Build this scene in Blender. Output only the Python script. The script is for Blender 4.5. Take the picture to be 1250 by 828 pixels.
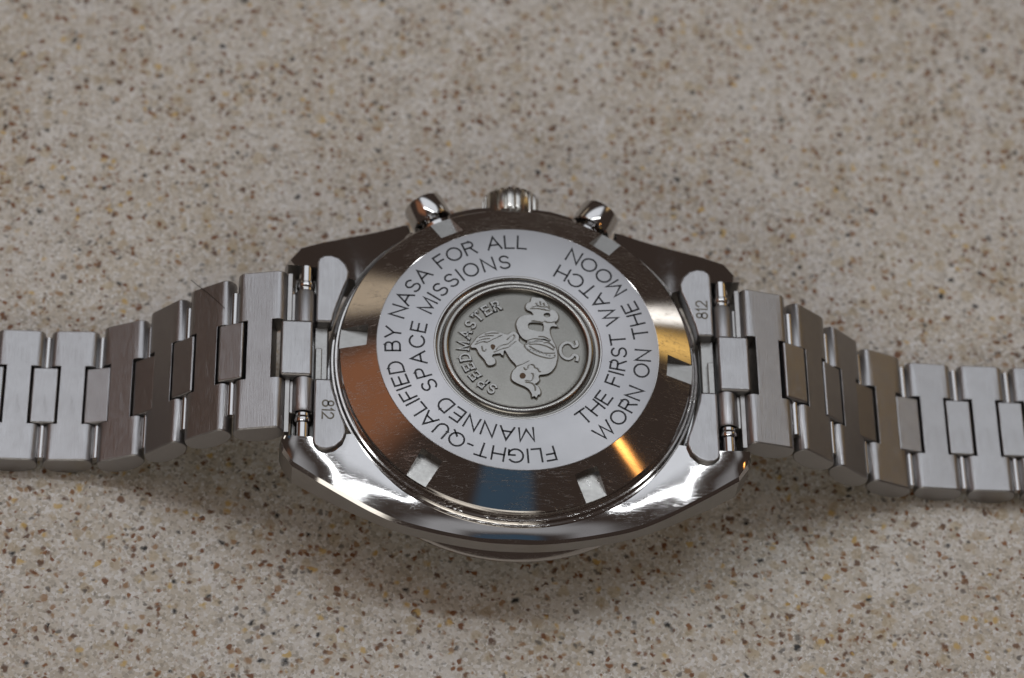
import bpy, bmesh, math, random
from mathutils import Vector, Matrix
R = math.radians
PI = math.pi
rng = random.Random(7)
sc = bpy.context.scene
for o in list(bpy.data.objects):
    bpy.data.objects.remove(o)
COL = sc.collection
MM = 0.001          # everything below is drawn in millimetres; the back of the case is z = 0
LIFT = 15.8         # height of the case back above the counter, mm

# ------------------------------------------------------------------ camera
cam_d = bpy.data.cameras.new('camera')
cam = bpy.data.objects.new('camera', cam_d)
COL.objects.link(cam)
sc.camera = cam
cx = Vector((0.9958875, -0.01241412, 0.0897439))
cy = Vector((-0.03713165, 0.84762194, 0.52929981))
cf = Vector((0.0826397, 0.53045541, -0.84367514))
m = Matrix((cx, cy, -cf)).transposed().to_4x4()
m.translation = Vector((-27.332, -170.483, 272.624 + LIFT)) * MM
cam.matrix_world = m
cam_d.sensor_width = 23.6
cam_d.lens = 3800.6 / 1250 * 23.6
cam_d.clip_start = 0.01
cam_d.clip_end = 20
cam_d.dof.use_dof = True
cam_d.dof.focus_distance = 0.317
cam_d.dof.aperture_fstop = 17

# ------------------------------------------------------------------ world and lamps
world = bpy.data.worlds.new('World')
sc.world = world
world.use_nodes = True
bg = world.node_tree.nodes['Background']
bg.inputs[0].default_value = (0.80, 0.58, 0.48, 1)
bg.inputs[1].default_value = 0.048

def area(name, direction, dist, size, rad, col, size_y=None, target=(0, 0, 0.014), soft=0.0):
    """rectangular lamp seen from the watch in DIRECTION at DIST metres, radiance RAD"""
    l = bpy.data.lights.new(name, 'AREA')
    l.shape = 'RECTANGLE'
    l.size = size
    l.size_y = size_y or size
    l.color = col
    l.energy = rad * PI * l.size * l.size_y
    if soft:    # fade the lamp towards its edges, so its reflection has no hard outline
        l.use_nodes = True
        nt = l.node_tree
        em = next(n for n in nt.nodes if n.type == 'EMISSION')
        g = nt.nodes.new('ShaderNodeNewGeometry')
        sx = nt.nodes.new('ShaderNodeSeparateXYZ')
        nt.links.new(g.outputs['Parametric'], sx.inputs[0])
        fac = None
        for k in (0, 1):
            a = nt.nodes.new('ShaderNodeMath'); a.operation = 'PINGPONG'; a.inputs[1].default_value = 0.5
            nt.links.new(sx.outputs[k], a.inputs[0])
            b = nt.nodes.new('ShaderNodeMapRange'); b.interpolation_type = 'SMOOTHSTEP'
            b.inputs[1].default_value = 0.0; b.inputs[2].default_value = 0.5 * soft
            nt.links.new(a.outputs[0], b.inputs[0])
            if fac is None:
                fac = b.outputs[0]
            else:
                c = nt.nodes.new('ShaderNodeMath'); c.operation = 'MULTIPLY'
                nt.links.new(fac, c.inputs[0]); nt.links.new(b.outputs[0], c.inputs[1])
                fac = c.outputs[0]
        nt.links.new(fac, em.inputs['Strength'])
    o = bpy.data.objects.new(name, l)
    COL.objects.link(o)
    d = Vector(direction).normalized()
    o.location = Vector(target) + d * dist
    o.rotation_euler = d.to_track_quat('Z', 'Y').to_euler()
    return o

area('ceiling_light', (0.0, 0.52, 0.85), 1.35, 1.75, 0.82, (0.88, 0.93, 1.0), 0.80, soft=0.40)
area('overhead_fill_light', (0.0, -0.10, 1.0), 1.35, 1.5, 0.28, (0.92, 0.95, 1.0), 0.55, soft=0.8)  # soft overhead fill, added to brighten the counter and lower lugs
area('ceiling_tube_light', (0.02, 0.25, 0.97), 1.15, 1.30, 9.0, (0.94, 0.97, 1.0), 0.042)
area('front_fill_light', (-0.20, -0.82, 0.52), 1.0, 1.1, 1.5, (1.0, 0.94, 0.84), 0.34, soft=0.5)  # fill lamp added in front to brighten the counter
area('wood_glow_light', (-0.65, 0.22, 0.69), 0.8, 0.62, 0.19, (1.0, 0.37, 0.15), 0.66, soft=0.6)
area('left_wall_light', (-0.545, 0.77, 0.335), 0.9, 0.46, 0.40, (1.0, 0.82, 0.60), 0.18, soft=0.7)
area('amber_panel_light', (0.745, 0.58, 0.34), 0.9, 0.26, 0.95, (1.0, 0.62, 0.18), 0.18, soft=0.9)  # amber panel added for the gold reflection on the bevel
area('amber_link_fill', (0.68, 0.52, 0.52), 0.95, 0.30, 0.52, (1.0, 0.66, 0.28), 0.30, soft=0.9)  # added lamp that tints the right-hand links gold
area('side_window_light', (0.66, 0.71, 0.245), 0.9, 0.14, 1.6, (1.0, 0.97, 0.92), 0.10, soft=0.7)
area('warm_bulb', (0.682, -0.112, 0.722), 0.6, 0.06, 6.0, (1.0, 0.42, 0.10), 0.05, soft=0.9)
area('blue_patch_light', (0.0, -0.412, 0.91), 0.62, 0.26, 0.10, (0.0, 0.36, 0.72), 0.20, soft=0.4)  # dim blue lamp added for the blue patch mirrored in the bevel

sc.view_settings.view_transform = 'Standard'
sc.view_settings.look = 'None'
sc.view_settings.exposure = 0.56
sc.view_settings.gamma = 1
sc.view_settings.use_curve_mapping = False
sc.cycles.max_bounces = 8
sc.cycles.glossy_bounces = 6
sc.cycles.sample_clamp_indirect = 4

# ------------------------------------------------------------------ materials
class NT:
    def __init__(s, name):
        s.m = bpy.data.materials.new(name)
        s.m.use_nodes = True
        s.t = s.m.node_tree
        s.b = s.t.nodes['Principled BSDF']
    def n(s, typ, ins=None, **kw):
        x = s.t.nodes.new(typ)
        for k, v in kw.items():
            setattr(x, k, v)
        for k, v in (ins or {}).items():
            if hasattr(v, 'is_output') or isinstance(v, bpy.types.NodeSocket):
                s.t.links.new(v, x.inputs[k])
            else:
                x.inputs[k].default_value = v
        return x
    def set(s, k, v):
        if isinstance(v, bpy.types.NodeSocket):
            s.t.links.new(v, s.b.inputs[k])
        else:
            s.b.inputs[k].default_value = v
    def ramp(s, fac, stops, interp='LINEAR'):
        x = s.n('ShaderNodeValToRGB', {0: fac})
        x.color_ramp.interpolation = interp
        e = x.color_ramp.elements
        while len(e) < len(stops):
            e.new(0.5)
        for el, (p, c) in zip(e, stops):
            el.position = p
            el.color = c if len(c) == 4 else (*c, 1)
        return x.outputs[0]
    def math(s, op, a, b=0.0, clamp=False):
        x = s.n('ShaderNodeMath', {0: a, 1: b}, operation=op, use_clamp=clamp)
        return x.outputs[0]
    def mix(s, f, a, b):
        x = s.n('ShaderNodeMix', data_type='RGBA')
        for k, v in ((0, f), (6, a), (7, b)):
            if isinstance(v, bpy.types.NodeSocket):
                s.t.links.new(v, x.inputs[k])
            else:
                x.inputs[k].default_value = v if k == 0 or len(v) == 4 else (*v, 1)
        return x.outputs[2]
    def coords(s, scale=(1, 1, 1), rot=(0, 0, 0), src='Object'):
        c = s.n('ShaderNodeTexCoord')
        return s.n('ShaderNodeMapping', {0: c.outputs[src], 2: rot, 3: scale}).outputs[0]
    def noise(s, vec, scale, detail=2, rough=0.5):
        return s.n('ShaderNodeTexNoise', {'Vector': vec, 'Scale': scale, 'Detail': detail, 'Roughness': rough}).outputs[0]

STEEL = (0.60, 0.59, 0.575)

def metal(name, col, rough, rvar=0.05, brush=None, bump=0.0, scratch=0.0, aniso=0.0, radial=False):
    """brushed / polished / satin steel; brush = mapping scale of the grain (1/mm)"""
    t = NT(name)
    t.set('Metallic', 1.0)
    v = t.coords((1000, 1000, 1000))
    smudge = t.noise(v, 0.35, 4, 0.6)
    r = t.math('ADD', t.math('MULTIPLY', t.math('SUBTRACT', smudge, 0.5), rvar * 2), rough)
    cc = t.mix(t.math('MULTIPLY', smudge, 0.9 if brush else 0.5), col, tuple(c * 0.74 for c in col))
    h = None
    if brush:
        g = t.noise(t.coords(tuple(1000 * q for q in brush)), 1.0, 3, 0.65)
        cc = t.mix(t.math('MULTIPLY', g, 0.55), cc, tuple(c * 0.62 for c in col))
        r = t.math('ADD', r, t.math('MULTIPLY', t.math('SUBTRACT', g, 0.5), 0.22))
        h = g
    if scratch:
        acc = None
        for k, (ang, sc_) in enumerate(((0.5, 1.0), (1.3, 1.4), (2.4, 0.8))):
            q = t.noise(t.coords((1000 * 0.35, 1000 * 5.5 * sc_, 1000 * 0.6), (0.3 * k, 0.2, ang)), 1.0, 1, 0.4)
            line = t.math('COMPARE', q, 0.5)
            line.node.inputs[2].default_value = 0.0032
            gate = t.math('GREATER_THAN', t.noise(t.coords((260, 260, 260), (k, k, k)), 1.0, 1), 0.50)
            line = t.math('MULTIPLY', line, gate)
            acc = line if acc is None else t.math('MAXIMUM', acc, line)
        r = t.math('ADD', r, t.math('MULTIPLY', acc, scratch))
        h = acc
    t.set('Roughness', t.math('MAXIMUM', r, 0.03))
    t.set('Base Color', cc)
    if h is not None and bump:
        b = t.n('ShaderNodeBump', {'Strength': bump, 'Distance': 0.00003, 'Height': h})
        t.set('Normal', b.outputs[0])
    if aniso:
        t.set('Anisotropic', aniso)
        if radial:
            tg = t.n('ShaderNodeTangent', direction_type='RADIAL', axis='Z')
            t.set('Tangent', tg.outputs[0])
            t.set('Anisotropic Rotation', 0.25)
    return t.m

M = {}
M['brushed'] = metal('brushed_steel', (0.455, 0.45, 0.455), 0.33, 0.07, (13, 0.30, 13), 0.85)
M['brushed_side'] = metal('satin_side_steel', (0.46, 0.45, 0.44), 0.36, 0.04, (0.8, 0.8, 12), 0.25)
M['polished'] = metal('polished_steel', (0.54, 0.53, 0.525), 0.07, 0.03, None, 0.025, 0.10)
M['satin_side'] = metal('satin_crown_steel', (0.58, 0.565, 0.53), 0.2, 0.04)
M['rim'] = metal('aged_rim_steel', (0.33, 0.32, 0.30), 0.24, 0.05)
M['bevelled_back'] = metal('mirror_polished_steel', (0.56, 0.545, 0.53), 0.075, 0.02, None, 0.14, 0.32)
M['satin_ring'] = metal('circular_brushed_steel', (0.49, 0.49, 0.505), 0.40, 0.02, None, 0, 0, 0.75, True)
M['medal'] = metal('matte_struck_steel', (0.33, 0.325, 0.30), 0.42, 0.04, (6, 6, 6), 0.25)
M['relief'] = metal('relief_steel', (0.42, 0.415, 0.40), 0.36, 0.03, (6, 6, 6), 0.2)
M['rough_cast'] = metal('worn_steel', (0.41, 0.405, 0.39), 0.32, 0.10, (2.5, 2.5, 2.5), 0.5)
M['dark_metal'] = metal('dark_steel', (0.16, 0.145, 0.12), 0.5, 0.05)  # darker metal for outlines, emblem lines and the stamped number
M['rust'] = metal('brown_patina', (0.12, 0.08, 0.055), 0.55, 0.05)
t = NT('black_engraving'); t.set('Base Color', (0.012, 0.012, 0.016, 1)); t.set('Roughness', 0.5); M['ink'] = t.m
t = NT('clear_acrylic'); t.set('Base Color', (0.9, 0.9, 0.9, 1)); t.set('Roughness', 0.05); t.set('Transmission Weight', 1.0); M['acrylic'] = t.m
t = NT('dark_hair'); t.set('Base Color', (0.02, 0.015, 0.01, 1)); t.set('Roughness', 0.5); M['hair'] = t.m

def counter_material():
    t = NT('speckled_solid_surface')
    v0 = t.coords((1000, 1000, 1000))
    warp = t.n('ShaderNodeTexNoise', {'Vector': v0, 'Scale': 0.9, 'Detail': 2.0})
    off = t.n('ShaderNodeVectorMath', {0: warp.outputs[1], 1: (0.5, 0.5, 0.5)}, operation='SUBTRACT')
    off = t.n('ShaderNodeVectorMath', {0: off.outputs[0], 'Scale': 1.1}, operation='SCALE')
    v = t.n('ShaderNodeVectorMath', {0: v0, 1: off.outputs[0]}, operation='ADD').outputs[0]
    def cells(scale, seed, vec=None, feature='F1'):
        vv = t.n('ShaderNodeVectorMath', {0: vec or v, 1: (seed * 37.1, seed * 17.7, seed * 5.3)}, operation='ADD').outputs[0]
        x = t.n('ShaderNodeTexVoronoi', {'Vector': vv, 'Scale': scale, 'Randomness': 1.0}, feature=feature)
        sep = t.n('ShaderNodeSeparateColor', {0: x.outputs['Color']})
        return x.outputs['Distance'], sep.outputs[0], sep.outputs[1], sep.outputs[2]
    big = t.noise(v0, 0.075, 3, 0.6)
    mid = t.noise(v0, 0.30, 3, 0.6)
    fine = t.noise(v0, 4.5, 2, 0.6)
    bigc = t.math('MULTIPLY', t.math('SUBTRACT', big, 0.36), 3.2, clamp=True)
    midc = t.math('MULTIPLY', t.math('SUBTRACT', mid, 0.36), 3.2, clamp=True)
    base = t.mix(bigc, (0.84, 0.805, 0.74), (0.71, 0.64, 0.525))
    base = t.mix(t.math('MULTIPLY', midc, 0.45), base, (0.56, 0.51, 0.42))
    # fine sandy grain, pale translucent grains and grey ones
    d, a, b, c = cells(3.2, 1, v0)
    base = t.mix(t.math('MULTIPLY', t.math('GREATER_THAN', a, 0.62), t.math('MULTIPLY', b, 0.95)), base, (0.96, 0.955, 0.94))
    base = t.mix(t.math('MULTIPLY', t.math('LESS_THAN', a, 0.34), t.math('MULTIPLY', b, 0.62)), base, (0.30, 0.275, 0.23))
    d, a, b, c = cells(1.9, 2, v0)
    base = t.mix(t.math('MULTIPLY', t.math('GREATER_THAN', a, 0.72), t.math('MULTIPLY', b, 0.5)), base, (0.82, 0.80, 0.78))
    base = t.mix(t.math('MULTIPLY', t.math('LESS_THAN', a, 0.25), t.math('MULTIPLY', b, 0.32)), base, (0.42, 0.38, 0.33))
    base = t.mix(t.math('MULTIPLY', fine, 0.20), base, (0.44, 0.40, 0.34))
    # chips: (density scale, seed, share, radius, colour a, colour b, strength, clump)
    for scale, seed, share, rad, ca, cb, st, clump in (
            (0.75, 3, 0.72, 0.60, (0.46, 0.34, 0.18), (0.56, 0.44, 0.24), 0.50, 0.9),
            (1.10, 4, 0.65, 0.46, (0.34, 0.17, 0.06), (0.42, 0.25, 0.10), 0.80, 1.5),
            (1.25, 5, 0.65, 0.46, (0.20, 0.07, 0.018), (0.29, 0.12, 0.035), 0.95, 1.7),
            (1.05, 9, 0.74, 0.44, (0.12, 0.052, 0.020), (0.20, 0.09, 0.035), 0.9, 1.6),
            (0.9, 6, 0.86, 0.42, (0.66, 0.40, 0.07), (0.68, 0.48, 0.16), 0.78, 0.7),
            (1.30, 7, 0.78, 0.44, (0.10, 0.09, 0.08), (0.22, 0.195, 0.17), 0.8, 1.2),
            (0.88, 8, 0.83, 0.37, (0.010, 0.010, 0.011), (0.05, 0.05, 0.045), 0.97, 0.9)):
        d, a, b, c = cells(scale, seed)
        vv = t.n('ShaderNodeVectorMath', {0: v0, 1: (seed * 11.0, seed * 7.0, 0)}, operation='ADD').outputs[0]
        cl = t.noise(vv if clump < 1.45 else v0, 0.15, 2, 0.6)
        cl = t.math('MULTIPLY', t.math('SUBTRACT', cl, 0.36), 3.4, clamp=True)
        thr = t.math('SUBTRACT', share + 0.5 * clump * 0.21, t.math('MULTIPLY', cl, clump * 0.21))
        if seed == 4:
            base = t.mix(t.math('MULTIPLY', cl, 0.14), base, (0.50, 0.42, 0.31))
        on = t.math('GREATER_THAN', a, thr)
        rr = t.math('MULTIPLY', t.math('ADD', t.math('MULTIPLY', b, 0.85), 0.35), rad)
        wob = t.math('MULTIPLY', t.math('SUBTRACT', fine, 0.5), 0.16)
        edge = t.math('MULTIPLY', t.math('SUBTRACT', t.math('ADD', rr, wob), d), 4.0, clamp=True)
        f = t.math('MULTIPLY', t.math('MULTIPLY', on, edge), st)
        base = t.mix(f, base, t.mix(c, ca, cb))
    t.set('Base Color', base)
    t.set('Roughness', t.math('ADD', t.math('MULTIPLY', fine, 0.12), 0.42))
    t.set('IOR', 1.45)
    t.set('Specular IOR Level', 0.35)
    bp = t.n('ShaderNodeBump', {'Strength': 0.12, 'Distance': 0.0001, 'Height': fine})
    t.set('Normal', bp.outputs[0])
    return t.m
M['counter'] = counter_material()

# ------------------------------------------------------------------ helpers
def link_mesh(name, me, mat, parent=None, loc=(0, 0, 0), smooth=40, bevel=None, seg=2):
    me.name = name
    for mm_ in (mat if isinstance(mat, (list, tuple)) else [mat]):
        me.materials.append(mm_)
    me.transform(Matrix.Scale(MM, 4))
    for p in me.polygons:
        p.use_smooth = True
    me.set_sharp_from_angle(angle=R(smooth))
    o = bpy.data.objects.new(name, me)
    COL.objects.link(o)
    o.parent = parent
    o.location = Vector(loc) * MM
    if bevel:
        bv = o.modifiers.new('bevel', 'BEVEL')
        bv.width = bevel * MM
        bv.segments = seg
        bv.limit_method = 'ANGLE'
        bv.angle_limit = R(38)
        bv.harden_normals = True
    return o

class MB:
    def __init__(s):
        s.v, s.f = [], []
    def add(s, vs, fs):
        k = len(s.v)
        s.v += [tuple(q) for q in vs]
        s.f += [tuple(i + k for i in q) for q in fs]
        return s
    def prism(s, poly, z0, z1):
        n = len(poly)
        vs = [(x, y, z0) for x, y in poly] + [(x, y, z1) for x, y in poly]
        fs = [tuple(reversed(range(n))), tuple(range(n, 2 * n))]
        fs += [(i, (i + 1) % n, n + (i + 1) % n, n + i) for i in range(n)]
        return s.add(vs, fs)
    def box(s, x0, x1, y0, y1, z0, z1):
        return s.prism([(x0, y0), (x1, y0), (x1, y1), (x0, y1)], z0, z1)
    def sweep(s, prof, fr, closed_profile=False, caps=True):
        """PROF: list of (a, b); FR: list of functions point(a, b)"""
        k = len(prof)
        vs = [f(a, b) for f in fr for a, b in prof]
        fs = []
        for i in range(len(fr) - 1):
            for j in range(k if closed_profile else k - 1):
                j2 = (j + 1) % k
                fs.append((i * k + j, i * k + j2, (i + 1) * k + j2, (i + 1) * k + j))
        if caps and closed_profile:
            fs.append(tuple(reversed(range(k))))
            fs.append(tuple(range((len(fr) - 1) * k, len(fr) * k)))
        return s.add(vs, fs)
    def lathe(s, prof, seg=160, axis=None):
        """PROF: list of (radius, height) turned about z, or about AXIS = matrix"""
        n = len(prof)
        vs = []
        for i in range(seg):
            a = 2 * PI * i / seg
            for r, z in prof:
                vs.append((r * math.cos(a), r * math.sin(a), z))
        if axis is not None:
            vs = [tuple(axis @ Vector(q)) for q in vs]
        fs = []
        for i in range(seg):
            i2 = (i + 1) % seg
            for j in range(n - 1):
                q = (i * n + j, i2 * n + j, i2 * n + j + 1, i * n + j + 1)
                if prof[j][0] < 1e-9:
                    q = (i * n + j, i2 * n + j + 1, i * n + j + 1)
                elif prof[j + 1][0] < 1e-9:
                    q = (i * n + j, i2 * n + j, i * n + j + 1)
                fs.append(q)
        return s.add(vs, fs)
    def mesh(s, weld=False):
        me = bpy.data.meshes.new('m')
        me.from_pydata(s.v, [], s.f)
        bm = bmesh.new()
        bm.from_mesh(me)
        if weld:
            bmesh.ops.remove_doubles(bm, verts=bm.verts, dist=1e-4)
        bmesh.ops.recalc_face_normals(bm, faces=bm.faces)
        loose = [v for v in bm.verts if not v.link_faces]
        bmesh.ops.delete(bm, geom=loose, context='VERTS')
        bm.to_mesh(me)
        bm.free()
        return me
    def build(s, name, mat, parent=None, weld=False, **kw):
        return link_mesh(name, s.mesh(weld), mat, parent, **kw)

def empty(name, parent=None, loc=(0, 0, 0)):
    o = bpy.data.objects.new(name, None)
    o.empty_display_size = 0.005
    COL.objects.link(o)
    o.parent = parent
    o.location = Vector(loc) * MM
    return o

def crom(pts, n=5, closed=False):
    """Catmull-Rom through PTS"""
    out = []
    k = len(pts)
    for i in range(k if closed else k - 1):
        if closed:
            p = [pts[(i + j) % k] for j in (-1, 0, 1, 2)]
        else:
            p = [pts[max(0, min(k - 1, i + j))] for j in (-1, 0, 1, 2)]
        for q in range(n):
            u = q / n
            out.append(tuple(0.5 * (2 * b + (c - a) * u + (2 * a - 5 * b + 4 * c - d) * u * u + (3 * b - a - 3 * c + d) * u ** 3)
                             for a, b, c, d in zip(*p)))
    if not closed:
        out.append(tuple(pts[-1]))
    return out

def curve_mesh(splines, closed, extrude=0.0, bevel=0.0, fill=True, z=0.0, res=1):
    """2D curve of poly splines (mm) -> mesh; inner splines cut holes"""
    cu = bpy.data.curves.new('c', 'CURVE')
    cu.dimensions = '2D' if fill else '3D'
    cu.fill_mode = 'BOTH' if fill else 'FULL'
    cu.extrude = extrude
    cu.bevel_depth = bevel
    cu.bevel_resolution = res
    for pts in splines:
        sp = cu.splines.new('POLY')
        sp.points.add(len(pts) - 1)
        for p, q in zip(sp.points, pts):
            p.co = (q[0], q[1], 0.0 if fill else (q[2] if len(q) > 2 else z), 1)
        sp.use_cyclic_u = closed
    o = bpy.data.objects.new('c', cu)
    COL.objects.link(o)
    bpy.context.view_layer.update()
    dg = bpy.context.evaluated_depsgraph_get()
    me = bpy.data.meshes.new_from_object(o.evaluated_get(dg))
    bpy.data.objects.remove(o)
    bpy.data.curves.remove(cu)
    me.materials.clear()
    if fill:
        me.transform(Matrix.Translation((0, 0, z)))
    return me

# stroke lettering: cap height 1, polylines
def arc(cx_, cy_, rx, ry, a0, a1, n=14):
    return [(cx_ + rx * math.cos(R(a0 + (a1 - a0) * i / n)), cy_ + ry * math.sin(R(a0 + (a1 - a0) * i / n))) for i in range(n + 1)]

def glyph_table():
    g = {}
    g['A'] = (0.94, [[(0, 0), (0.47, 1), (0.94, 0)], [(0.17, 0.34), (0.77, 0.34)]])
    g['B'] = (0.72, [[(0, 0), (0, 1), (0.44, 1)] + arc(0.44, 0.76, 0.22, 0.24, 90, -90, 8) + [(0, 0.52)],
                     [(0.44, 0.52)] + arc(0.46, 0.26, 0.26, 0.26, 90, -90, 8) + [(0, 0)]])
    g['C'] = (0.92, [arc(0.50, 0.5, 0.50, 0.5, 38, 322, 22)])
    g['D'] = (0.84, [[(0, 0), (0, 1), (0.38, 1)] + arc(0.38, 0.5, 0.46, 0.5, 90, -90, 14) + [(0, 0)]])
    g['E'] = (0.66, [[(0.66, 1), (0, 1), (0, 0), (0.66, 0)], [(0, 0.52), (0.60, 0.52)]])
    g['F'] = (0.62, [[(0.62, 1), (0, 1), (0, 0)], [(0, 0.52), (0.55, 0.52)]])
    g['G'] = (0.95, [arc(0.5, 0.5, 0.5, 0.5, 40, 335, 22) + [(0.95, 0.46), (0.55, 0.46)], [(0.95, 0.46), (0.95, 0.08)]])
    g['H'] = (0.80, [[(0, 0), (0, 1)], [(0.80, 0), (0.80, 1)], [(0, 0.52), (0.80, 0.52)]])
    g['I'] = (0.06, [[(0.03, 0), (0.03, 1)]])
    g['L'] = (0.60, [[(0, 1), (0, 0), (0.60, 0)]])
    g['M'] = (0.96, [[(0, 0), (0, 1), (0.48, 0.12), (0.96, 1), (0.96, 0)]])
    g['N'] = (0.82, [[(0, 0), (0, 1), (0.82, 0), (0.82, 1)]])
    g['O'] = (1.02, [arc(0.51, 0.5, 0.51, 0.5, 90, 450, 28)])
    g['P'] = (0.68, [[(0, 0), (0, 1), (0.42, 1)] + arc(0.42, 0.74, 0.26, 0.26, 90, -90, 8) + [(0, 0.48)]])
    g['Q'] = (1.02, [arc(0.51, 0.5, 0.51, 0.5, 90, 450, 28), [(0.62, 0.26), (0.98, -0.06)]])
    g['R'] = (0.74, [[(0, 0), (0, 1), (0.44, 1)] + arc(0.44, 0.76, 0.25, 0.24, 90, -90, 8) + [(0, 0.52)], [(0.40, 0.52), (0.74, 0)]])
    g['S'] = (0.72, [arc(0.36, 0.745, 0.31, 0.255, 25, 270, 12) + arc(0.36, 0.25, 0.345, 0.25, 90, -155, 12)[1:]])
    g['T'] = (0.80, [[(0, 1), (0.80, 1)], [(0.40, 1), (0.40, 0)]])
    g['U'] = (0.78, [[(0, 1), (0, 0.38)] + arc(0.39, 0.38, 0.39, 0.38, 180, 360, 12) + [(0.78, 1)]])
    g['W'] = (1.30, [[(0, 1), (0.33, 0), (0.65, 0.95), (0.97, 0), (1.30, 1)]])
    g['Y'] = (0.84, [[(0, 1), (0.42, 0.46), (0.84, 1)], [(0.42, 0.46), (0.42, 0)]])
    g['-'] = (0.34, [[(0, 0.42), (0.34, 0.42)]])
    g[' '] = (0.34, [])
    g['8'] = (0.62, [arc(0.31, 0.75, 0.24, 0.25, 90, 450, 14), arc(0.31, 0.26, 0.31, 0.26, 90, 450, 14)])
    g['1'] = (0.20, [[(0, 0.78), (0.16, 1), (0.16, 0)]])
    g['2'] = (0.62, [arc(0.31, 0.70, 0.30, 0.30, 165, -35, 12) + [(0.0, 0), (0.62, 0)]])
    return g
GLYPHS = glyph_table()

def layout(text, gap):
    x, out = 0.0, []
    for ch in text:
        w, st = GLYPHS[ch]
        out.append((ch, x, w, st))
        x += w + gap
    return out, x - gap

def ring_text(text, rad_base, h, a_start, a_end, outward, squeeze=1.0):
    """strokes of TEXT set on a circle; outward: letter tops away from the centre (clockwise), else tops inward"""
    rm = rad_base
    span = abs(R(a_end - a_start)) * rm / h
    n = len(text) - 1
    w0 = sum(GLYPHS[c][0] for c in text)
    gap = (span - w0 * squeeze) / n
    lines = []
    x = 0.0
    for ch in text:
        w, st = GLYPHS[ch]
        w *= squeeze
        xm = x + w / 2
        s = -1 if outward else 1
        a = R(a_start) + s * xm * h / rm
        er = Vector((math.cos(a), math.sin(a)))
        tx = Vector((er.y, -er.x)) if outward else Vector((-er.y, er.x))
        up = er if outward else -er
        for ln in st:
            lines.append([tuple(er * rad_base + tx * ((p * squeeze - w / 2) * h) + up * (q * h)) for p, q in ln])
        x += w + gap
    return lines

def strip(mb, pts, w, z, dz=0.03):
    """flat stroke of width W along PTS, as a shallow closed body from z-dz to z"""
    P = [Vector(p) for p in pts]
    closed = (P[0] - P[-1]).length < 1e-3
    if closed:
        P = P[:-1]
    n = len(P)
    L, Rr = [], []
    for i in range(n):
        if closed:
            a, b = P[i - 1], P[(i + 1) % n]
            d1, d2 = (P[i] - a).normalized(), (b - P[i]).normalized()
        else:
            d1 = (P[i] - P[i - 1]).normalized() if i else (P[1] - P[0]).normalized()
            d2 = (P[i + 1] - P[i]).normalized() if i < n - 1 else d1
        t_ = (d1 + d2)
        t_ = t_.normalized() if t_.length > 1e-6 else d1
        nn = Vector((-t_.y, t_.x))
        c = max(0.42, abs(t_.dot(d1)))
        o = nn * (w / 2 / c)
        e = Vector((0, 0))
        if not closed and i == 0:
            e = -d1 * w * 0.45
        if not closed and i == n - 1:
            e = d1 * w * 0.45
        L.append(P[i] + o + e)
        Rr.append(P[i] - o + e)
    vs = []
    for i in range(n):
        vs += [(L[i].x, L[i].y, z), (Rr[i].x, Rr[i].y, z), (L[i].x, L[i].y, z - dz), (Rr[i].x, Rr[i].y, z - dz)]
    fs = []
    for i in range(n if closed else n - 1):
        a, b = 4 * i, 4 * ((i + 1) % n)
        fs += [(a, a + 1, b + 1, b), (a, b, b + 2, a + 2), (a + 1, a + 3, b + 3, b + 1)]
    mb.add(vs, fs)

def tubes(mb, lines, r, z, sides=8, taper=None):
    """round strokes of radius R lying at height Z (half sunk)"""
    for ln in lines:
        P = [Vector((p[0], p[1], z)) for p in ln]
        n = len(P)
        fr = []
        for i in range(n):
            d = (P[min(i + 1, n - 1)] - P[max(i - 1, 0)])
            d = d.normalized() if d.length > 1e-9 else Vector((1, 0, 0))
            s_ = Vector((-d.y, d.x, 0))
            rr = r * (taper(i / (n - 1)) if taper else 1)
            fr.append((P[i], s_, rr))
        vs, fs = [], []
        for (p, s_, rr) in fr:
            for k in range(sides):
                a = 2 * PI * k / sides
                vs.append(tuple(p + s_ * (rr * math.cos(a)) + Vector((0, 0, rr * math.sin(a)))))
        for i in range(n - 1):
            for k in range(sides):
                k2 = (k + 1) % sides
                fs.append((i * sides + k, i * sides + k2, (i + 1) * sides + k2, (i + 1) * sides + k))
        fs.append(tuple(reversed(range(sides))))
        fs.append(tuple(range((n - 1) * sides, n * sides)))
        mb.add(vs, fs)

def boolean_cut(me, cutters):
    """cut closed meshes out of ME (all in mm)"""
    a = bpy.data.objects.new('a', me)
    COL.objects.link(a)
    tmp = []
    for c in cutters:
        b = bpy.data.objects.new('b', c)
        COL.objects.link(b)
        md = a.modifiers.new('cut', 'BOOLEAN')
        md.object = b
        md.operation = 'DIFFERENCE'
        md.solver = 'EXACT'
        tmp.append(b)
    bpy.context.view_layer.update()
    dg = bpy.context.evaluated_depsgraph_get()
    out = bpy.data.meshes.new_from_object(a.evaluated_get(dg))
    for b in tmp + [a]:
        bpy.data.objects.remove(b)
    return out

# ------------------------------------------------------------------ counter
o = MB().box(-700, 700, -500, 900, -30, 0).build('countertop', M['counter'])
o['kind'] = 'structure'
o['label'] = 'pale grey beige speckled stone countertop under the watch'

# ------------------------------------------------------------------ the watch
watch = empty('wristwatch', None, (0, 0, LIFT))
watch['label'] = 'steel wristwatch lying face down with engraved case back and link bracelet'
watch['category'] = 'watch'

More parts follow.
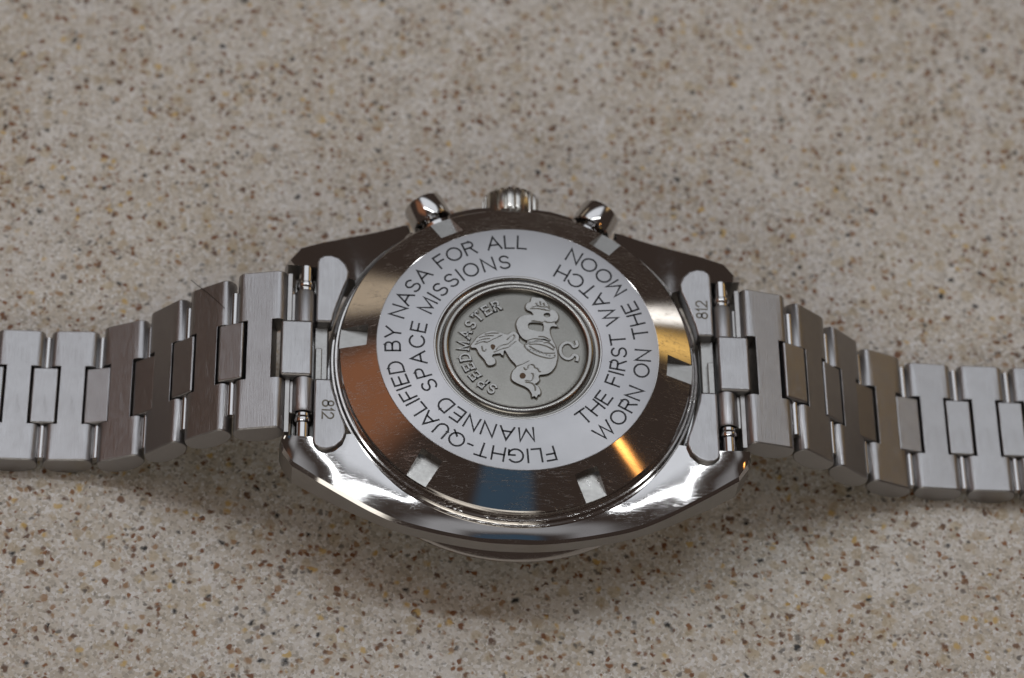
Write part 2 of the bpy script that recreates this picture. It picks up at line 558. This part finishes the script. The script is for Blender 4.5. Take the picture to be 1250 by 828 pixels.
# --- case body: an upper and a lower arc, each swept from lug tip to lug tip
def zin(x, y):
    u = min(1, max(0, (abs(x) - 11) / 13))
    return (-3.85 if y < 0 else -3.6) + (1.95 if y < 0 else 1.45) * u * u * (3 - 2 * u)
def zout(x, y):
    u = min(1, max(0, (abs(x) - 11) / 13))
    return (-4.4 if y < 0 else -4.3) + (1.65 if y < 0 else 1.15) * u * u * (3 - 2 * u)
def circ(a, r=19.28):
    return (r * math.cos(R(a)), r * math.sin(R(a)))
UP = [((24.0, 10.5), (24.3, 10.9)), ((23.3, 10.45), (23.9, 11.9)), ((22.2, 10.42), (22.7, 13.55)), ((20.6, 10.4), (20.4, 14.5)),
      (circ(29), (17.6, 15.55)), (circ(38), (14.6, 16.6)), (circ(47), (11.5, 17.75)), (circ(49.5), (11.15, 17.8)), (circ(52), (11.0, 16.9)),
      (circ(56), circ(57.5, 19.75)), (circ(62), circ(62.5, 19.75)), (circ(67), circ(68, 19.75)), (circ(69.5), (6.95, 19.35)), (circ(72), (6.3, 19.75)),
      (circ(78), (4.2, 20.4)), (circ(84), (2.2, 20.6)), (circ(90), (0, 20.65))]
UP = [(a, (b[0], b[1] + 0.2)) if abs(b[0]) > 10.8 else (a, b) for a, b in UP]
UP = UP + [((-a[0], a[1]), (-b[0], b[1])) for a, b in reversed(UP[:-1])]
DN = [((24.0, -10.5), (24.3, -10.9)), ((23.3, -10.45), (24.0, -11.9)), ((22.2, -10.42), (22.95, -13.4)), ((20.6, -10.4), (20.4, -14.9)),
      (circ(-29), (18.0, -16.15)), (circ(-38), (14.9, -17.65)), (circ(-47), (11.8, -18.85)), (circ(-58), (8.2, -19.75)), (circ(-70), (4.6, -20.4)), (circ(-80), (2.2, -20.65)), (circ(-90), (0, -20.7))]
DN = DN + [((-a[0], a[1]), (-b[0], b[1])) for a, b in reversed(DN[:-1])]

def case_arc(mb, pairs, smooth_from):
    secs = []
    ins = [p[0] for p in pairs]
    outs = [p[1] for p in pairs]
    n = 6
    I, O = [], []
    for i in range(len(pairs) - 1):
        for q in range(n):
            u = q / n
            I.append(tuple(a + (b - a) * u for a, b in zip(ins[i], ins[i + 1])))
            O.append(tuple(a + (b - a) * u for a, b in zip(outs[i], outs[i + 1])))
            if abs(math.hypot(*ins[i]) - 19.28) < 0.02 and abs(math.hypot(*ins[i + 1]) - 19.28) < 0.02:
                f_ = 19.28 / math.hypot(*I[-1])
                I[-1] = (I[-1][0] * f_, I[-1][1] * f_)
            r0_, r1_, rm_ = math.hypot(*outs[i]), math.hypot(*outs[i + 1]), math.hypot(*O[-1])
            if max(r0_, r1_) < 20.8:
                f_ = (r0_ + (r1_ - r0_) * u) / rm_
                O[-1] = (O[-1][0] * f_, O[-1][1] * f_)
    I.append(ins[-1]); O.append(outs[-1])
    if smooth_from:
        S = crom(outs[3:-3], n)
        O = O[:3 * n] + S + O[-3 * n:]
    vs, fs = [], []
    K = 10
    for (ix, iy), (ox, oy) in zip(I, O):
        zi, zo = zin(ix, iy), zout(ox, oy)
        L_ = math.hypot(ox - ix, oy - iy)
        b = min(0.36 if oy < 0 else 0.55, 0.3 * L_)
        ring = []
        for s in (0.0, 0.25, 0.5, 0.75, 1.0):
            q = s * (1 - b / L_)
            ring.append((ix + (ox - ix) * q, iy + (oy - iy) * q, zi + (zo - zi) * q + (0.10 if oy < 0 else 0.03) * math.sin(PI * s) * min(1, L_ / 5)))
        ring.append((ox, oy, zo - (0.30 if oy < 0 else 0.55)))
        ring.append((ox, oy, -6.35))
        q = 1 - b / L_
        ring.append((ix + (ox - ix) * q, iy + (oy - iy) * q, -6.65))
        ring.append((ix, iy, -6.65))
        ring.append((ix, iy, zi - 1.5))
        vs += ring
    m_ = len(I)
    for i in range(m_ - 1):
        for j in range(K):
            j2 = (j + 1) % K
            fs.append((i * K + j, i * K + j2, (i + 1) * K + j2, (i + 1) * K + j))
    fs.append(tuple(reversed(range(K))))
    fs.append(tuple(range((m_ - 1) * K, m_ * K)))
    mb.add(vs, fs)
mb = MB()
case_arc(mb, UP, False)
case_arc(mb, DN, True)
case = mb.build('case', [M['polished'], M['brushed_side']], watch, smooth=17)
for p in case.data.polygons:
    if abs(p.normal.z) < 0.15:
        p.material_index = 1
case['label'] = 'polished steel case with four lugs and satin sides'
core = MB().lathe([(17.0, -4.1), (19.3, -4.1), (19.3, -6.9), (17.0, -6.9), (17.0, -4.1)], 160).build('case_core', M['polished'], case, weld=True)

# --- bezel and crystal underneath
MB().lathe([(17.2, -6.72), (19.45, -6.72), (19.5, -7.3), (19.9, -7.42), (20.55, -8.3), (20.64, -8.5), (20.62, -8.75), (20.2, -9.4), (19.2, -10.3), (17.2, -11.3), (17.2, -6.72)], 160).build('bezel', M['polished'], watch, weld=True, smooth=25)
MB().lathe([(17.0, -10.8), (16.6, -13.2), (15.2, -14.4), (11, -15.3), (5, -15.7), (0, -15.78)], 96).build('crystal', M['acrylic'], watch, weld=True)

# --- case back
prof = [(8.62, -1.4), (8.62, -0.06), (14.62, -0.06), (14.72, -0.03), (18.35, -1.93), (18.46, -2.05), (18.47, -2.50), (18.36, -2.60), (18.36, -2.78), (18.48, -2.86), (18.52, -3.05),
        (18.66, -3.14), (18.84, -3.18), (18.92, -3.28), (18.93, -3.55), (19.02, -3.64), (19.2, -3.68), (19.3, -3.76), (19.33, -5), (8.62, -5), (8.62, -1.4)]
back_me = MB().lathe(prof, 192).mesh(weld=True)
cut = []
for k in range(6):
    a = R(-4.4 + 60 * k)
    c_, s_ = math.cos(a), math.sin(a)
    pts = []
    b = MB()
    poly = [(15.65, -1.28), (18.62, -1.18), (18.62, 1.18), (15.65, 1.28)]
    vs = [(x * c_ - y * s_, x * s_ + y * c_, z) for z in (-1.80, 0.6) for x, y in poly]
    vs[1] = (*vs[1][:2], -2.08); vs[2] = (*vs[2][:2], -2.08)
    b.add(vs, [(3, 2, 1, 0), (4, 5, 6, 7), (0, 1, 5, 4), (1, 2, 6, 5), (2, 3, 7, 6), (3, 0, 4, 7)])
    me_ = b.mesh()
    cut.append(me_)
back_me = boolean_cut(back_me, cut)
back = link_mesh('case_back', back_me, [M['bevelled_back'], M['rough_cast']], watch, smooth=9)
for p in back.data.polygons:
    c = p.center / MM
    r_ = math.hypot(c.x, c.y)
    if 15.4 < r_ < 18.4 and c.z < -0.9 and abs(c.z + 1.94) < 0.15 and p.normal.z > 0.95:
        p.material_index = 1
back['label'] = 'screwed steel case back with six wrench notches'

MB().lathe([(8.66, -0.5), (8.70, -0.06), (8.78, 0.0), (14.60, 0.0), (14.66, -0.02), (14.70, -0.08), (14.66, -0.5), (8.66, -0.5)], 256).build('inscription_ring', M['satin_ring'], back, weld=True, smooth=25)
MB().lathe([(8.72, -0.9), (8.66, -0.30), (8.45, -0.52), (8.15, -0.52), (7.98, -0.25), (7.82, -0.06), (7.55, 0.02), (7.30, -0.05), (7.16, -0.20), (7.06, -0.62), (7.06, -0.9), (8.72, -0.9)], 192).build('medallion_rim', M['rim'], back, weld=True, smooth=50)
medal = MB().lathe([(7.10, -0.62), (6.95, -0.55), (6.6, -0.52), (0, -0.50)], 128).build('medallion', M['medal'], back, weld=True)

# engraved lines
for text, rb, h, a0, a1, out_, sq in (
        ('FLIGHT-QUALIFIED BY NASA FOR ALL', 12.27, 1.53, -74.0, -274.7, True, 1.0),
        ('MANNED SPACE MISSIONS', 9.75, 1.53, -81.8, -266.0, True, 0.98),
        ('WORN ON THE MOON', 13.78, 1.53, -52.2, 64.7, False, 1.0),
        ('THE FIRST WATCH', 11.28, 1.53, -53.7, 66.0, False, 1.0)):
    mb = MB()
    for ln in ring_text(text, rb, h, a0, a1, out_, sq):
        strip(mb, ln, 0.205, 0.012)
    e = mb.build('engraved_text', M['ink'], back)
    e['label'] = 'black engraved words ' + text

# raised serif name on the medallion
def serif_text(text, rb, h, a0, a1):
    thick, thin = [], []
    w0 = sum(GLYPHS[c][0] * 0.86 for c in text)
    span = abs(R(a1 - a0)) * rb / h
    gap = (span - w0) / (len(text) - 1)
    x = 0
    for ch in text:
        w, st = GLYPHS[ch]
        w *= 0.86
        a = R(a0) - (x + w / 2) * h / rb
        er = Vector((math.cos(a), math.sin(a))); tx = Vector((er.y, -er.x))
        P = lambda p, q: tuple(er * rb + tx * ((p * 0.86 - w / 2) * h) + er * (q * h))
        for ln in st:
            thick.append([P(p, q) for p, q in ln])
            ends = (ln[0], ln[-1]) if ch not in 'OD' else ()
            for (p, q) in ends:
                if q in (0, 1) and ch in 'PMATR':
                    thin.append([P(p - 0.11, q), P(p + 0.11, q)])
        if ch in 'PEDR':
            thin.append([P(-0.10, 0), P(0.1, 0)]); thin.append([P(-0.10, 1), P(0.1, 1)])
        if ch == 'T':
            thin += [[P(0, 1), P(0, 0.8)], [P(0.8, 1), P(0.8, 0.8)]]
        if ch == 'E':
            thin += [[P(0.66, 1), P(0.66, 0.8)], [P(0.66, 0), P(0.66, 0.2)]]
        x += w + gap
    return thick, thin
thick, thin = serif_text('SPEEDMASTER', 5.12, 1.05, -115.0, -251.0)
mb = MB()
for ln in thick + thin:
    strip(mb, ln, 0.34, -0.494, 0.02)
mb.build('raised_text_backing', M['dark_metal'], medal).name = 'raised_text_outline'  # dark flat strip, wider than the raised letters
mb = MB()
for ln in thick:
    strip(mb, ln, 0.19, -0.36, 0.16)
for ln in thin:
    strip(mb, ln, 0.11, -0.362, 0.16)
e = mb.build('raised_text', M['relief'], medal, smooth=20, bevel=0.03)
e['label'] = 'raised serif word SPEEDMASTER'
# horseshoe letter emblem opposite
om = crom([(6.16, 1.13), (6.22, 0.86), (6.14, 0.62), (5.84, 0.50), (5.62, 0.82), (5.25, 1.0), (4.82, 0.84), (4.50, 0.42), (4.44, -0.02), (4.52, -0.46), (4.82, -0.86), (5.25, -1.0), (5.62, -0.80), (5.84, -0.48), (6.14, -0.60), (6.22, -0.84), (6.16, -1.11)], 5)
mb = MB(); strip(mb, om, 0.50, -0.494, 0.02); mb.build('raised_symbol_outline', M['dark_metal'], medal)  # dark flat strip, wider than the raised symbol
mb = MB()
strip(mb, om, 0.30, -0.36, 0.16)
e = mb.build('raised_symbol', M['relief'], medal, smooth=25, bevel=0.04)
e['label'] = 'raised omega letter'
# sea horse emblem
BODY= [(-1.3, -0.35), (-0.77, -1.34), (-0.13, -2.19), (-0.52, -2.78), (-0.69, -3.41), (-0.59, -3.91), (0.05, -4.32), (0.7, -4.61), (1.12, -4.97),
    (1.38, -5.45), (1.41, -5.8), (1.65, -5.69), (1.84, -5.87), (1.97, -5.55), (2.19, -5.48), (2.25, -5.11), (2.04, -4.58), (1.67, -4.29), (1.94,
    -4.08), (2.16, -3.73), (2.09, -3.42), (2.23, -3.13), (2.88, -3.01), (3.42, -2.67), (3.87, -1.96), (4.01, -1.32), (4.07, -1.05), (4.08, -0.45),
    (3.92, 0.39), (3.68, 0.99), (3.43, 1.7), (3.34, 2.31), (3.43, 2.7), (3.66, 2.88), (4.14, 2.88), (3.88, 3.25), (4.2, 3.69), (4.28, 4.12), (4.13,
    4.55), (3.81, 4.84), (3.27, 4.97), (3.27, 5.37), (3.04, 5.79), (2.91, 5.97), (2.58, 6.26), (2.06, 6.3), (1.59, 6.34), (1.41, 5.78), (1.06, 5.58),
    (0.9, 5.14), (1.05, 4.78), (1.51, 4.55), (1.69, 4.13), (1.25, 4.17), (0.67, 4.06), (0.2, 3.76), (-0.1, 3.13), (-0.05, 2.53), (0.18, 1.8), (0.53,
    1.27), (0.96, 0.99), (1.0, 0.72), (0.67, 0.43), (0.31, 0.62), (0.06, 0.95), (0.07, 0.98), (0.1, 1.49), (-0.19, 1.93), (-0.57, 1.98), (-0.9, 1.71),
    (-1.22, 1.63), (-1.92, 1.88), (-2.68, 2.01), (-3.44, 1.72), (-4.1, 1.25), (-4.53, 0.65), (-4.86, 0.13), (-4.78, -0.12), (-4.32, -0.16), (-4.0,
    -0.85), (-3.47, -1.52), (-3.15, -2.13), (-2.72, -2.15), (-2.39, -1.91), (-2.43, -1.41), (-2.71, -1.17), (-2.6, -0.85), (-2.17, -0.74), (-1.84,
    -0.69), (-1.57, -0.93), (-1.49, -0.48)]
HOLES= [[(1.07, 2.82), (1.23, 3.17), (1.7, 3.27), (2.58, 3.19), (2.75, 2.89), (2.69, 2.22), (2.3, 2.14), (1.68, 2.26), (1.22, 2.4)], [(2.75, 4.26),
    (2.94, 4.47), (3.33, 4.49), (3.48, 4.21), (3.29, 3.96), (2.9, 3.95)]]
EYES= [[(-2.89, 0.34), (-2.59, 0.45), (-2.27, 0.24), (-2.36, -0.2), (-2.65, -0.45), (-2.9, -0.04)], [(0.01, -3.36), (0.16, -3.0), (0.45, -2.86),
    (0.74, -2.98), (0.88, -3.32), (0.73, -3.67), (0.44, -3.81), (0.15, -3.72)]]
LINES= [[(-4.26, 0.6), (-3.78, 0.9), (-2.96, 1.04)], [(-3.99, 1.12), (-3.39, 1.34), (-2.58, 1.41)], [(-3.39, 1.56), (-2.79, 1.71), (-2.03, 1.74)],
    [(-4.43, 0.28), (-3.67, 0.63), (-3.24, 0.58), (-2.47, 1.06), (-1.71, 1.48)], [(-3.78, 0.05), (-3.68, -0.45), (-3.46, -0.51), (-3.37, -0.31)],
    [(-2.27, -0.26), (-1.72, 0.27), (-1.07, 0.49), (-0.52, 1.02), (-0.36, 1.41), (-0.52, 1.59), (-0.79, 1.39), (-1.12, 0.99)], [(-2.49, -0.59),
    (-1.73, -0.18), (-1.08, 0.04), (-0.64, 0.44), (-0.26, 0.78)], [(-0.13, -2.19), (0.41, -1.92), (1.07, -1.51)], [(0.57, -2.35), (0.73, -2.6), (0.94,
    -2.46), (1.06, -2.08), (1.33, -1.94), (1.6, -2.06), (1.7, -2.31), (1.97, -2.42), (2.13, -2.73), (2.29, -2.78)], [(0.71, -3.92), (1.14, -3.96),
    (1.46, -3.7), (1.52, -3.19), (1.37, -3.01)], [(0.76, -4.11), (1.35, -4.21), (1.66, -4.57), (1.71, -5.07)], [(0.66, 0.37), (1.21, 0.71), (2.19,
    1.14), (2.95, 1.11), (3.27, 0.93)], [(0.66, 0.24), (1.19, -0.37), (2.05, -0.84), (3.13, -1.11), (3.73, -0.96), (3.79, -0.7)], [(1.2, 0.27), (1.84,
    -0.17), (2.71, -0.49), (3.79, -0.45)], [(1.2, 0.52), (2.07, 0.56), (2.94, 0.34), (3.69, -0.07)], [(2.2, 1.52), (2.74, 1.48), (3.39, 1.06)],
    [(2.73, 0.78), (3.27, 0.74), (3.8, 0.19)], [(0.99, 0.99), (1.56, 1.2), (2.39, 1.23), (3.21, 0.97)], [(1.49, 3.39), (2.12, 3.35), (2.63, 3.25)],
    [(1.57, 5.11), (2.04, 5.31), (2.46, 5.21), (3.19, 5.18)], [(1.41, 4.92), (2.14, 4.95), (2.97, 4.8), (3.39, 4.76)], [(1.95, 5.62), (2.15, 5.26)],
    [(2.37, 5.82), (2.46, 5.39)], [(2.73, 5.65), (2.82, 5.29)], [(2.84, 3.45), (3.15, 3.28), (3.88, 3.37)]]
def dens(p, n=3):
    return crom(p, n, True)
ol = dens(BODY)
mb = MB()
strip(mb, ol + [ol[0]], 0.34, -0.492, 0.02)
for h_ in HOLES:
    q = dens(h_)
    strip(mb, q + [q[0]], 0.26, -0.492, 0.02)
mb.build('emblem_outline', M['dark_metal'], medal)  # dark flat strip along the emblem edges
me = curve_mesh([ol] + [dens(h_) for h_ in HOLES], True, 0.09, 0.03, True, -0.38, 1)
emblem = link_mesh('sea_horse_emblem', me, M['relief'], medal, smooth=25)
emblem['label'] = 'raised horse-headed sea creature with curled tail'
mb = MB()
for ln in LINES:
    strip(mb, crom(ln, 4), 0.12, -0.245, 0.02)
mb.build('emblem_lines', M['dark_metal'], medal)
mb = MB()
tubes(mb, [[(p[0] + 0.10, p[1] + 0.08) for p in crom(ln, 4)] for ln in LINES], 0.05, -0.262, 6)
mb.build('emblem_ridges', M['relief'], medal, smooth=60)
mb = MB()
for q in EYES:
    c0 = (sum(p[0] for p in q) / len(q), sum(p[1] for p in q) / len(q))
    mb.prism(dens([(c0[0] + (p[0] - c0[0]) * 0.75, c0[1] + (p[1] - c0[1]) * 0.75) for p in q]), -0.28, -0.24)
mb.build('emblem_pits', M['rust'], medal)
mb = MB()
for k in range(8):
    for (x0, y0, x1, y1) in ((0.95, 0.02, 3.3, -0.75), (1.15, 0.82, 2.5, 0.98)):
        u = k / 7
        c0 = (x0 + (x1 - x0) * u, y0 + (y1 - y0) * u)
        p = arc(c0[0], c0[1], 0.075, 0.075, 0, 360, 8)
        tubes(mb, [p], 0.04, -0.25, 6)
mb.build('emblem_beads', M['relief'], medal, smooth=60)

# --- pushers and crown
def turned(name, prof, base, direction, mat, parent, seg=64, **kw):
    d = Vector(direction).normalized()
    mt = Matrix.Translation(Vector(base)) @ d.to_track_quat('Z', 'Y').to_matrix().to_4x4()
    return MB().lathe(prof, seg, mt).build(name, mat, parent, weld=True, **kw)
for base, d in (((-7.35, 16.75, -5.9), (-0.44, 0.90, 0)), ((7.3, 16.75, -5.9), (0.50, 0.866, 0))):
    p = turned('pusher', [(0, 2.35), (2.1, 2.35), (2.2, 2.42), (2.24, 2.52), (2.24, 4.85), (2.18, 5.02), (2.02, 5.12), (0, 5.25)], base, d, M['polished'], watch, smooth=22)
    turned('pusher_collar', [(0, 0.6), (1.95, 0.6), (1.95, 1.7), (1.82, 1.85), (1.2, 1.9), (1.2, 2.4), (0, 2.4)], base, d, M['polished'], p, smooth=35)
mb = MB()
nf = 22
cr = []
for i in range(nf * 8):
    u = (i % 8) / 8
    rr = 3.1 - (0.32 if u < 0.2 else 0.0 if 0.32 < u < 0.88 else 0.14)
    cr.append((rr, 2 * PI * i / (nf * 8)))
vs, fs = [], []
lev = [(19.4, 0.86), (19.6, 0.97), (19.85, 1.0), (22.05, 1.0), (22.35, 0.96), (22.6, 0.85)]
for y, k in lev:
    for rr, a in cr:
        vs.append((rr * k * math.sin(a), y, -6.1 + rr * k * math.cos(a)))
N_ = len(cr)
for i in range(len(lev) - 1):
    for j in range(N_):
        j2 = (j + 1) % N_
        fs.append((i * N_ + j, i * N_ + j2, (i + 1) * N_ + j2, (i + 1) * N_ + j))
fs.append(tuple(range(N_))); fs.append(tuple(reversed(range((len(lev) - 1) * N_, len(lev) * N_))))
mb.add(vs, fs)
crown = mb.build('crown', M['satin_side'], watch, smooth=25)
crown['label'] = 'fluted steel winding crown'
turned('crown_stem', [(0, -1.2), (1.8, -1.2), (1.8, 0.3), (0, 0.3)], (0, 19.9, -6.0), (0, 1, 0), M['polished'], crown)

# --- end pieces between the lugs
WING = [(-20.95, 3.45), (-20.95, 10.9), (-20.8, 11.4), (-20.3, 11.8), (-19.5, 11.9), (-18.6, 11.55), (-17.9, 10.8), (-17.55, 9.8), (-17.65, 8.9), (-18.1, 7.6), (-18.6, 6.0), (-19.0, 4.6), (-19.2, 3.45)]
def tf(sx, sy):
    def f(p):
        q = [(x * -sx, y * sy) for x, y in p]
        return q if (-sx * sy) > 0 else q[::-1]
    return f
for sx in (-1, 1):
    def bx(mb, x0, x1, y0, y1, z0, z1):
        a, b = sorted((x0 * -sx, x1 * -sx))
        return mb.box(a, b, y0, y1, z0, z1)
    ep = bx(MB(), -23.2, -19.5, -10.2, 10.2, -6.4, -4.3).build('end_piece', M['rough_cast'], watch, bevel=0.15)
    bx(MB(), -21.0, -19.62, -3.5, 3.5, -5, -3.15).build('end_piece_bridge', M['rough_cast'], ep, bevel=0.12)
    bx(MB(), -20.9, -20.2, -3.45, 0.6, -4, -2.6).build('end_piece_step', M['rough_cast'], ep, bevel=0.12)
    bx(MB(), -23.98, -23.42, -9.7, 9.7, -6.2, -2.55).build('end_piece_wall', M['brushed_side'], ep, bevel=0.1)
    for sy in (-1, 1):
        w = MB().prism(tf(sx, sy)(WING), -4.1, -1.95).build('end_plate', M['brushed'], ep, bevel=0.28, seg=3)
        # tube that holds the spring bar, with a torn looking mouth
        ya, yb = (3.4, 7.35)
        ring = [(1.12, 0), (1.14, yb - ya - 0.25), (1.06, yb - ya), (0.98, yb - ya), (0.96, yb - ya - 1.2), (0, yb - ya - 1.2)]
        tb = turned('bar_tube', [(0, 0)] + ring, (-22.05 * -sx, ya * sy, -2.95), (0, sy, 0), M['brushed'], ep, seg=40, smooth=40)
        turned('spring_bar', [(0, 0), (0.84, 0), (0.84, 1.7), (0.94, 1.8), (0.97, 2.1), (0.93, 2.4), (0.76, 2.5), (0.76, 4.4), (0, 4.4)], (-22.05 * -sx, 6.1 * sy, -2.95), (0, sy, 0), M['polished'], ep, seg=32, smooth=40)
        bx(MB(), -23.5, -20.95, *sorted((3.4 * sy, 7.3 * sy)), -5, -2.75).build('tube_base', M['brushed_side'], ep, bevel=0.15)
    c = bx(MB(), -24.55, -21.2, -3.35, 3.4, -4.2, -1.62).build('end_link_middle', M['brushed'], ep, bevel=0.35, seg=3)
    # stamped number on two of the plates
    if sx < 0:
        org, rot = Vector((-20.05, -6.1)), R(-90)
    else:
        org, rot = Vector((20.35, 5.6)), R(90)
    mb = MB()
    x = 0
    for ch, x, w_, st in layout('812', 0.22)[0]:
        for ln in st:
            pts = []
            for p, q in ln:
                v_ = Vector(((x + p) * 1.15, q * 1.15))
                v_.rotate(Matrix.Rotation(rot, 2))
                pts.append(tuple(org + v_))
            strip(mb, pts, 0.18, -1.938, 0.02)
    e = mb.build('stamped_number', M['dark_metal'], ep)
    e['label'] = 'stamped number 812'

# --- bracelet links
def link_body_mesh(w, L_=5.2, T=2.8, neck=1.30, nh=3.55):
    """H shaped link: flat top with rounded long edges, convex underside; x along the bracelet, y across, top at z = 0"""
    h = L_ / 2
    xs, zt, zb = [], [], []
    pts = [(-h, -1.05, -1.35), (-h + 0.06, -0.62, -1.62), (-h + 0.22, -0.30, -1.9), (-h + 0.48, -0.09, -2.15), (-h + 0.8, 0.0, -2.36),
           (-neck, 0.0, -2.62), (0, 0.0, -2.8), (neck, 0.0, -2.62),
           (h - 0.8, 0.0, -2.36), (h - 0.48, -0.09, -2.15), (h - 0.22, -0.30, -1.9), (h - 0.06, -0.62, -1.62), (h, -1.05, -1.35)]
    n = len(pts)
    ys = [-w / 2, -w / 2 + 0.16, -nh, nh, w / 2 - 0.16, w / 2]
    def k(i):
        return 0.12 if i in (0, 5) else 0.0
    bm = bmesh.new()
    top = [[bm.verts.new((p[0] * (1 - 0.02 * (k(i) > 0)), y, p[1] - k(i))) for p in pts] for i, y in enumerate(ys)]
    bot = [[bm.verts.new((p[0] * (1 - 0.02 * (k(i) > 0)), y, p[2] + k(i))) for p in pts] for i, y in enumerate(ys)]
    i0, i1 = 5, 7
    for s in range(len(ys) - 1):
        rng_ = range(i0, i1) if s == 2 else range(n - 1)
        for j in rng_:
            bm.faces.new((top[s][j], top[s][j + 1], top[s + 1][j + 1], top[s + 1][j]))
            bm.faces.new((bot[s][j], bot[s + 1][j], bot[s + 1][j + 1], bot[s][j + 1]))
        a, b = (i0, i1) if s == 2 else (0, n - 1)
        bm.faces.new((top[s][a], top[s + 1][a], bot[s + 1][a], bot[s][a]))
        bm.faces.new((top[s][b], bot[s][b], bot[s + 1][b], top[s + 1][b]))
    for s in (2, 3):
        for a, b in ((0, i0), (i1, n - 1)):
            bm.faces.new([top[s][j] for j in range(a, b + 1)] + [bot[s][j] for j in range(b, a - 1, -1)])
    for s in (0, 5):
        bm.faces.new([top[s][j] for j in range(n)] + [bot[s][j] for j in range(n - 1, -1, -1)])
    bmesh.ops.recalc_face_normals(bm, faces=bm.faces)
    me = bpy.data.meshes.new('m')
    bm.to_mesh(me)
    bm.free()
    return me

def middle_mesh(L_=2.72, W=6.85, T=2.3):
    b = MB()
    h = L_ / 2
    b.box(-h, h, -W / 2, W / 2, -T, 0.0)
    return b.mesh()

body_cache = {}
def place(o, parent, x, z, tilt, side):
    o.parent = parent
    o.location = Vector((x, 0, z)) * MM
    o.rotation_euler = (0, tilt * side, 0)

mid_proto = None
pin_proto = None
for side, x0, z0, pitch, c_ax, blen, angs, w0, w1 in (
        (-1, -23.75, -1.57, 5.77, 0.86, 5.21, (12.9, 34.4, 44.9, 25.5, 3.4, 0, 0, 0, 0), 19.12, 15.99),
        (1, 23.6, -1.53, 5.83, 0.82, 5.16, (12.7, 38.9, 42.4, 23.0, 3.0, 0.1, 0, 0, 0), 18.9, 15.78)):
    piv = Vector((x0, z0 - c_ax))
    for k, ang in enumerate(angs):
        a = R(ang)
        d = Vector((math.cos(a) * side, -math.sin(a)))
        nrm = Vector((math.sin(a) * side, math.cos(a)))
        nxt = piv + d * pitch
        ctr = (piv + nxt) / 2 + nrm * c_ax
        w = w0 + (w1 - w0) * min(k, 4) / 4
        key = (side, min(k, 4))
        if key not in body_cache:
            lk = link_mesh('bracelet_link', link_body_mesh(w, blen), M['brushed'], watch, smooth=35, bevel=0.05, seg=2)
            body_cache[key] = lk
        else:
            lk = body_cache[key].copy()
            COL.objects.link(lk)
        place(lk, watch, ctr.x, ctr.y, a, side)
        # middle piece over the hinge towards the next link, tilted half way
        a2 = R(angs[min(k + 1, len(angs) - 1)])
        am = (a + a2) / 2
        nm = Vector((math.sin(am) * side, math.cos(am)))
        mp = nxt + nm * (c_ax - 0.04)
        if mid_proto is None:
            mid_proto = link_mesh('middle_link', middle_mesh(), M['brushed'], None, smooth=35, bevel=0.22, seg=3)
            mo = mid_proto
            pin_proto = turned('hinge_pin', [(0, -7.4), (0.42, -7.4), (0.42, 7.4), (0, 7.4)], (0, 0, 0), (0, 1, 0), M['polished'], None, seg=20)
            po = pin_proto
        else:
            mo = mid_proto.copy(); COL.objects.link(mo)
            po = pin_proto.copy(); COL.objects.link(po)
        for o_, pos, ti in ((mo, mp, am), (po, nxt + nm * 0.0, am)):
            loc = Matrix.Translation(Vector((pos.x, 0, pos.y)) * MM) @ Matrix.Rotation(ti * side, 4, 'Y')
            base = Matrix.Translation(Vector((ctr.x, 0, ctr.y)) * MM) @ Matrix.Rotation(a * side, 4, 'Y')
            o_.parent = lk
            o_.matrix_parent_inverse = Matrix.Identity(4)
            o_.matrix_basis = base.inverted() @ loc
        piv = nxt

# --- a stray fibre caught on the second link
def strand(pts, r):
    P = [Vector(p) for p in crom(pts, 6)]
    m_ = MB()
    vs, fs = [], []
    for i, p in enumerate(P):
        d = (P[min(i + 1, len(P) - 1)] - P[max(i - 1, 0)]).normalized()
        q = d.to_track_quat('Z', 'Y')
        for k in range(6):
            vs.append(tuple(p + q @ Vector((r * math.cos(k * PI / 3), r * math.sin(k * PI / 3), 0))))
    for i in range(len(P) - 1):
        for k in range(6):
            k2 = (k + 1) % 6
            fs.append((i * 6 + k, i * 6 + k2, (i + 1) * 6 + k2, (i + 1) * 6 + k))
    return m_.add(vs, fs)
h = strand([(-34.2, 9.9, -4.9), (-33.4, 9.3, -5.05), (-32.4, 8.2, -4.62), (-31.2, 6.6, -3.86), (-30.5, 5.6, -3.42)], 0.035).build('hair', M['hair'], None, loc=(0, 0, LIFT))
h['label'] = 'short dark hair caught on the second bracelet link left of the case'
h['category'] = 'hair'
print('meshes', len(bpy.data.meshes), 'tris', sum(len(p.vertices) - 2 for o in bpy.data.objects if o.type == 'MESH' for p in o.data.polygons))
